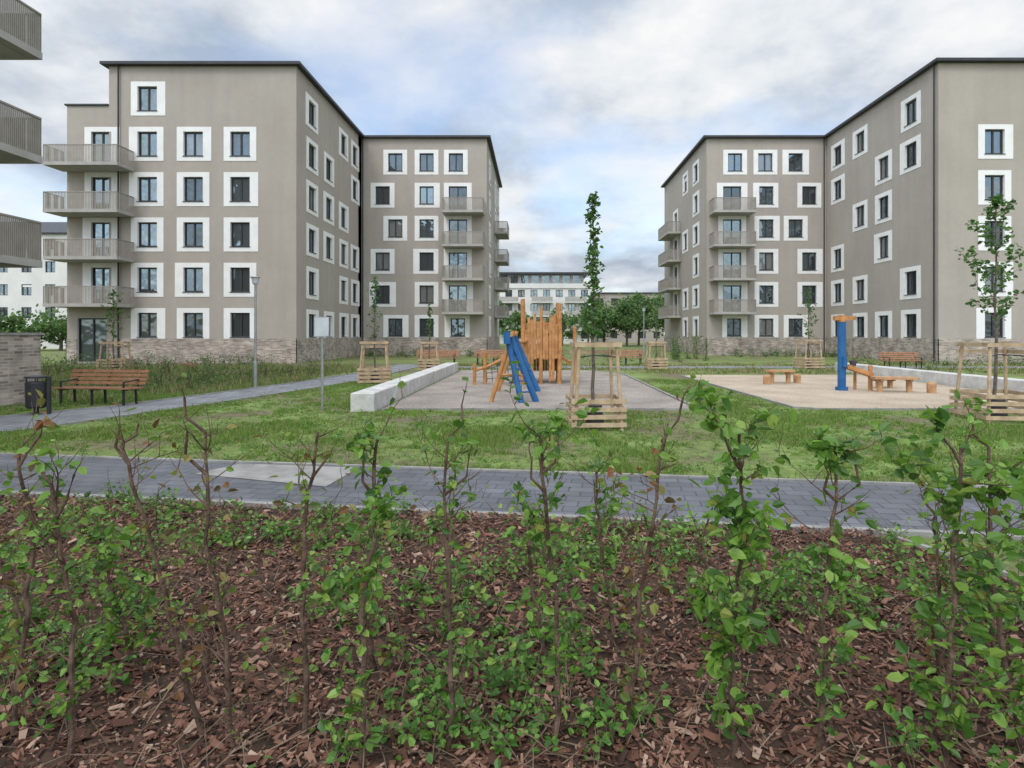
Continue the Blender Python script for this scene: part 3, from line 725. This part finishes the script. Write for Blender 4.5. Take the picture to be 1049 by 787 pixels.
def a_frame():
    E=empty('climbing_swing_frame',(-.5,17,0))
    p=MB(); q=MB()
    for y in (16.3,19.2):
        p.tube([(-1.28,y,0),(-.66,y+.05,1.98)],.065,9,0)
        q.tube([(-.02 if y<17 else .05,y,0),(-.78,y+.05,1.92)],.09,9,0)
    q.tube([(-.42,16.05,0),(-.82,16.3,1.8)],.085,9,0)
    p.tube([(-.72,16.1,1.88),(-.72,19.5,1.88)],.07,9,0)
    p.tube([(-.9,19.4,1.6),(-.4,22.3,1.6)],.06,8,0)
    p.tube([(-1.05,16.3,.75),(-.35,16.3,.75)],.04,8,0)
    for i in range(5):
        t=.15+i*.16
        q.tube([(-.02-.76*t,16.3,1.92*t),(-.42-.40*t,16.1+.2*t,1.92*t)],.025,6,0)
    q.tube([(-.82,16.15,1.62),(-.82,16.15,1.95)],[.1,.11],10,0)
    r_=MB()
    for y in (17.2,17.7): r_.tube([(-.72,y,1.85),(-.72,y,.48)],.01,5,0)
    r_.box(-.82,-.62,17.18,17.72,.44,.48,0)
    for (m,n_,k) in ((p,'timber_legs','orange'),(q,'blue_legs','blue'),(r_,'swing_seat','rope')):
        o=m.build(n_,[k],E); o.location=(.5,-17,0)
a_frame()
def sand_crane():
    E=empty('sand_play_crane',(10.2,19.6,0)); b=MB(); w=MB()
    b.tube([(0,0,0),(0,0,2.3)],.13,14,0); b.tube([(0,0,.0),(0,0,.12)],.2,14,0)
    b.tube([(.02,-.16,.8),(.02,-.16,1.15)],.08,10,0)
    w.beam((-.25,0,2.42),(.42,0,2.42),.2,.14,0); w.tube([(0,0,2.3),(0,0,2.52)],[.14,.12],12,0)
    w.beam((.15,0,.75),(.95,-.1,.45),.22,.05,0); w.beam((.15,.12,.82),(.95,.02,.52),.03,.14,0); w.beam((.15,-.12,.82),(.95,-.22,.52),.03,.14,0)
    w.tube([(.9,-.1,0),(.9,-.1,.85)],.07,9,0); w.tube([(.55,.2,0),(.55,.2,.7)],.05,9,0)
    r_=MB(); r_.tube([(.38,0,2.36),(.38,0,1.0)],.008,4,0); r_.tube([(.38,0,.82),(.38,0,1.0)],[.09,.12],10,0)
    b.build('blue_post',['blue'],E); w.build('timber_arm_and_trough',['orange'],E); r_.build('rope_and_bucket',['rope'],E)
sand_crane()
def sand_table(x,y,L,W,h,rot,name='sand_play_table'):
    mb=MB()
    for i in range(4): yy=-W/2+(i+.5)*W/4; mb.box(-L/2,L/2,yy-W/8+.008,yy+W/8-.008,h-.07,h,0)
    for sx_ in (-1,1): mb.tube([(sx_*L*.33,0,0),(sx_*L*.33,0,h-.07)],.09,9,0); mb.beam((sx_*L*.33,-W*.4,h-.1),(sx_*L*.33,W*.4,h-.1),.09,.06,0)
    mb.build(name,['wood'],loc=(x,y,0),rotz=rot)
sand_table(11.6,19.0,1.3,.5,.5,-.2); sand_table(9.25,22.3,1.0,.5,.52,.1); sand_table(12.1,20.4,.9,.45,.38,.4)
for (x,y) in ((8.6,21.9),(10.0,22.5),(12.6,18.7)):
    mb=MB(); mb.tube([(0,0,0),(0,0,.3),(0,0,.36)],[.13,.14,.12],11,0); mb.build('timber_stool',['wood'],loc=(x,y,0))

# ---------------------------------------------------------------- street furniture
def bench(x,y,rot,L=2.3):
    E=empty('park_bench',(x,y,0),rot)
    s=MB()
    for i in range(5): yy=-.22+i*.105; s.box(-L/2,L/2,yy-.042,yy+.042,.43-.01*abs(2-i)*-.3,.465-.01*abs(2-i)*-.3,0)
    s.build('seat',['bench'],E)
    b=MB()
    for i in range(4): z=.56+i*.105; b.beam((-L/2,.27+i*.035,z),(L/2,.27+i*.035,z),.03,.08,0,up=(0,.3,1))
    b.build('backrest',['bench'],E)
    for k,xx in enumerate((-L*.4,0,L*.4)):
        l=MB(); l.beam((xx,-.2,0),(xx,-.2,.42),.05,.04,0,up=(0,1,0)); l.beam((xx,.22,0),(xx,.2,.42),.05,.04,0,up=(0,1,0)); l.beam((xx,-.25,.41),(xx,.25,.41),.05,.03,0); l.beam((xx,.25,.4),(xx,.43,.93),.045,.025,0,up=(0,1,0))
        if xx: l.beam((xx,-.2,.62),(xx,.3,.66),.05,.03,0); l.beam((xx,-.2,.42),(xx,-.2,.61),.04,.03,0,up=(0,1,0))
        l.build('leg_%d'%(k+1),['dark'],E)
bench(-11.75,15.7,-.12); bench(-6.0,35.2,0,2.6); bench(-2.6,35.2,0,2.4); bench(5.4,35.5,0,2.2); bench(19.5,31.2,.05,2.2)
def bin_(x,y,rot):
    E=empty('litter_bin',(x,y,0),rot); b=MB()
    b.tube([(0,0,.16),(0,0,.2),(0,0,.74),(0,0,.78)],[.17,.2,.21,.2],18,0); b.build('body',['dark'],E)
    l=MB(); l.tube([(0,0,.86),(0,0,.9),(0,0,.92)],[.23,.23,.1],18,0)
    for k in range(4): a=k*math.pi/2+.4; l.tube([(math.cos(a)*.18,math.sin(a)*.18,.75),(math.cos(a)*.18,math.sin(a)*.18,.88)],.012,5,0)
    l.build('lid',['dark'],E)
    p=MB(); p.box(.23,.29,-.04,.04,0,.9,0); p.box(.19,.23,-.05,.05,.3,.36,0); p.tube([(0,0,0),(0,0,.16)],.05,8,0); p.build('post',['dark'],E)
bin_(-11.75,13.75,.2)
def lamp(x,y,h):
    E=empty('street_lamp',(x,y,0)); p=MB(); p.tube([(0,0,0),(0,0,.9),(0,0,.92),(0,0,h-.25)],[.06,.06,.042,.038],12,0); p.build('pole',['steel'],E)
    l=MB(); l.tube([(0,0,h-.27),(0,0,h-.22),(0,0,h-.04),(0,0,h),(0,0,h+.02)],[.05,.10,.13,.19,.08],16,0); l.build('lamp_head',['signm'],E)
lamp(-9.95,20.7,3.9); lamp(8.4,46,3.9); lamp(-26,27.5,3.9)
def sign(x,y):
    E=empty('sign_post',(x,y,0)); p=MB(); p.tube([(0,0,0),(0,0,2.32)],.03,10,0); p.build('pole',['steel'],E)
    s=MB(); s.box(-.19,.19,-.045,-.03,1.82,2.32,0); s.box(-.17,.17,-.048,-.0455,1.84,2.3,1); s.build('plate',['steel','signm'],E)
sign(-5.35,14.6)

# ---------------------------------------------------------------- sky, sun, camera
el=math.radians(52); az=math.radians(205)   # azimuth clockwise from +Y
SD=Vector((math.sin(az)*math.cos(el),math.cos(az)*math.cos(el),math.sin(el)))
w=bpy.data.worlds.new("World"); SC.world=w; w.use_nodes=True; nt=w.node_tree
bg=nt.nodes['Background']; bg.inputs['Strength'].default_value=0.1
sky=N(nt,'ShaderNodeTexSky'); sky.sky_type='NISHITA'; sky.sun_disc=False; sky.sun_elevation=el; sky.sun_rotation=az
sky.dust_density=1.0
tc=N(nt,'ShaderNodeTexCoord'); sp_=N(nt,'ShaderNodeSeparateXYZ'); nt.links.new(tc.outputs['Generated'],sp_.inputs[0])
def MT(op,a,b):
    m=N(nt,'ShaderNodeMath',operation=op)
    for i,v in enumerate((a,b)):
        if hasattr(v,'is_linked'): nt.links.new(v,m.inputs[i])
        else: m.inputs[i].default_value=v
    return m.outputs[0]
zc=MT('MAXIMUM',sp_.outputs[2],0.0); zd=MT('ADD',zc,0.30)
cb=N(nt,'ShaderNodeCombineXYZ'); nt.links.new(MT('DIVIDE',sp_.outputs[0],zd),cb.inputs[0]); nt.links.new(MT('DIVIDE',sp_.outputs[1],zd),cb.inputs[1]); cb.inputs[2].default_value=5.3
n1=N(nt,'ShaderNodeTexNoise'); n1.inputs['Scale'].default_value=1.5; n1.inputs['Detail'].default_value=9; n1.inputs['Roughness'].default_value=0.5; n1.inputs['Distortion'].default_value=0.2
nt.links.new(cb.outputs[0],n1.inputs['Vector'])
rf=ramp(nt,[(0.37,(0.35,)*3),(0.52,(1,1,1))]); nt.links.new(n1.outputs['Fac'],rf.inputs['Fac'])
n2=N(nt,'ShaderNodeTexNoise'); n2.inputs['Scale'].default_value=2.3; n2.inputs['Detail'].default_value=10; n2.inputs['Roughness'].default_value=0.55
mp=N(nt,'ShaderNodeMapping'); mp.inputs['Location'].default_value=(4.2,1.7,0); nt.links.new(cb.outputs[0],mp.inputs['Vector']); nt.links.new(mp.outputs[0],n2.inputs['Vector'])
rc=ramp(nt,[(0.36,(0.46,0.53,0.63)),(0.45,(0.64,0.70,0.78)),(0.53,(0.84,0.88,0.92)),(0.62,(1.0,1.0,1.0))]); nt.links.new(n2.outputs['Fac'],rc.inputs['Fac'])
def MUL(a,b):
    m=N(nt,'ShaderNodeMix',data_type='RGBA',blend_type='MULTIPLY'); m.inputs[0].default_value=1
    nt.links.new(a,m.inputs[6])
    if isinstance(b,tuple): m.inputs[7].default_value=b
    else: nt.links.new(b,m.inputs[7])
    return m.outputs[2]
cl=MUL(rc.outputs['Color'],(9.6,9.6,9.6,1)); skc=MUL(sky.outputs[0],(2.4,2.4,2.4,1))
mm=N(nt,'ShaderNodeMix',data_type='RGBA'); nt.links.new(rf.outputs['Color'],mm.inputs[0]); nt.links.new(skc,mm.inputs[6]); nt.links.new(cl,mm.inputs[7])
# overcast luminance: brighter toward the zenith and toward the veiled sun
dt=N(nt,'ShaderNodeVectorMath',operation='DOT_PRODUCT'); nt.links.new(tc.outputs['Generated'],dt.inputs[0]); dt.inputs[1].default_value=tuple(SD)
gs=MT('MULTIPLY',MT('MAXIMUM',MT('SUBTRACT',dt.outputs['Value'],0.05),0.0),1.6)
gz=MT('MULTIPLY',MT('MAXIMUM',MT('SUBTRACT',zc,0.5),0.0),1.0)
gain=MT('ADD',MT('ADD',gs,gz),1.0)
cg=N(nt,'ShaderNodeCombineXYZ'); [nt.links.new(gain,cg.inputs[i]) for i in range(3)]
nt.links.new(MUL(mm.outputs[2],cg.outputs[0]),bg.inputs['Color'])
sd=bpy.data.lights.new('sun','SUN'); sd.energy=1.2; sd.angle=math.radians(18); sd.color=(1,.96,.9)
so=bpy.data.objects.new('sun',sd); COL.objects.link(so)
so.rotation_euler=SD.to_track_quat('Z','Y').to_euler(); so.location=SD*50
cam=bpy.data.cameras.new('camera'); co=bpy.data.objects.new('camera',cam); COL.objects.link(co)
co.location=(0,0,1.9); co.rotation_euler=(math.radians(90),0,0)
cam.sensor_width=36; cam.lens=600/1049*36; cam.shift_x=-25.5/1049; cam.shift_y=-51.5/1049; cam.clip_end=3000; cam.clip_start=0.05
SC.camera=co
SC.view_settings.view_transform='Standard'; SC.view_settings.look='None'; SC.view_settings.exposure=0
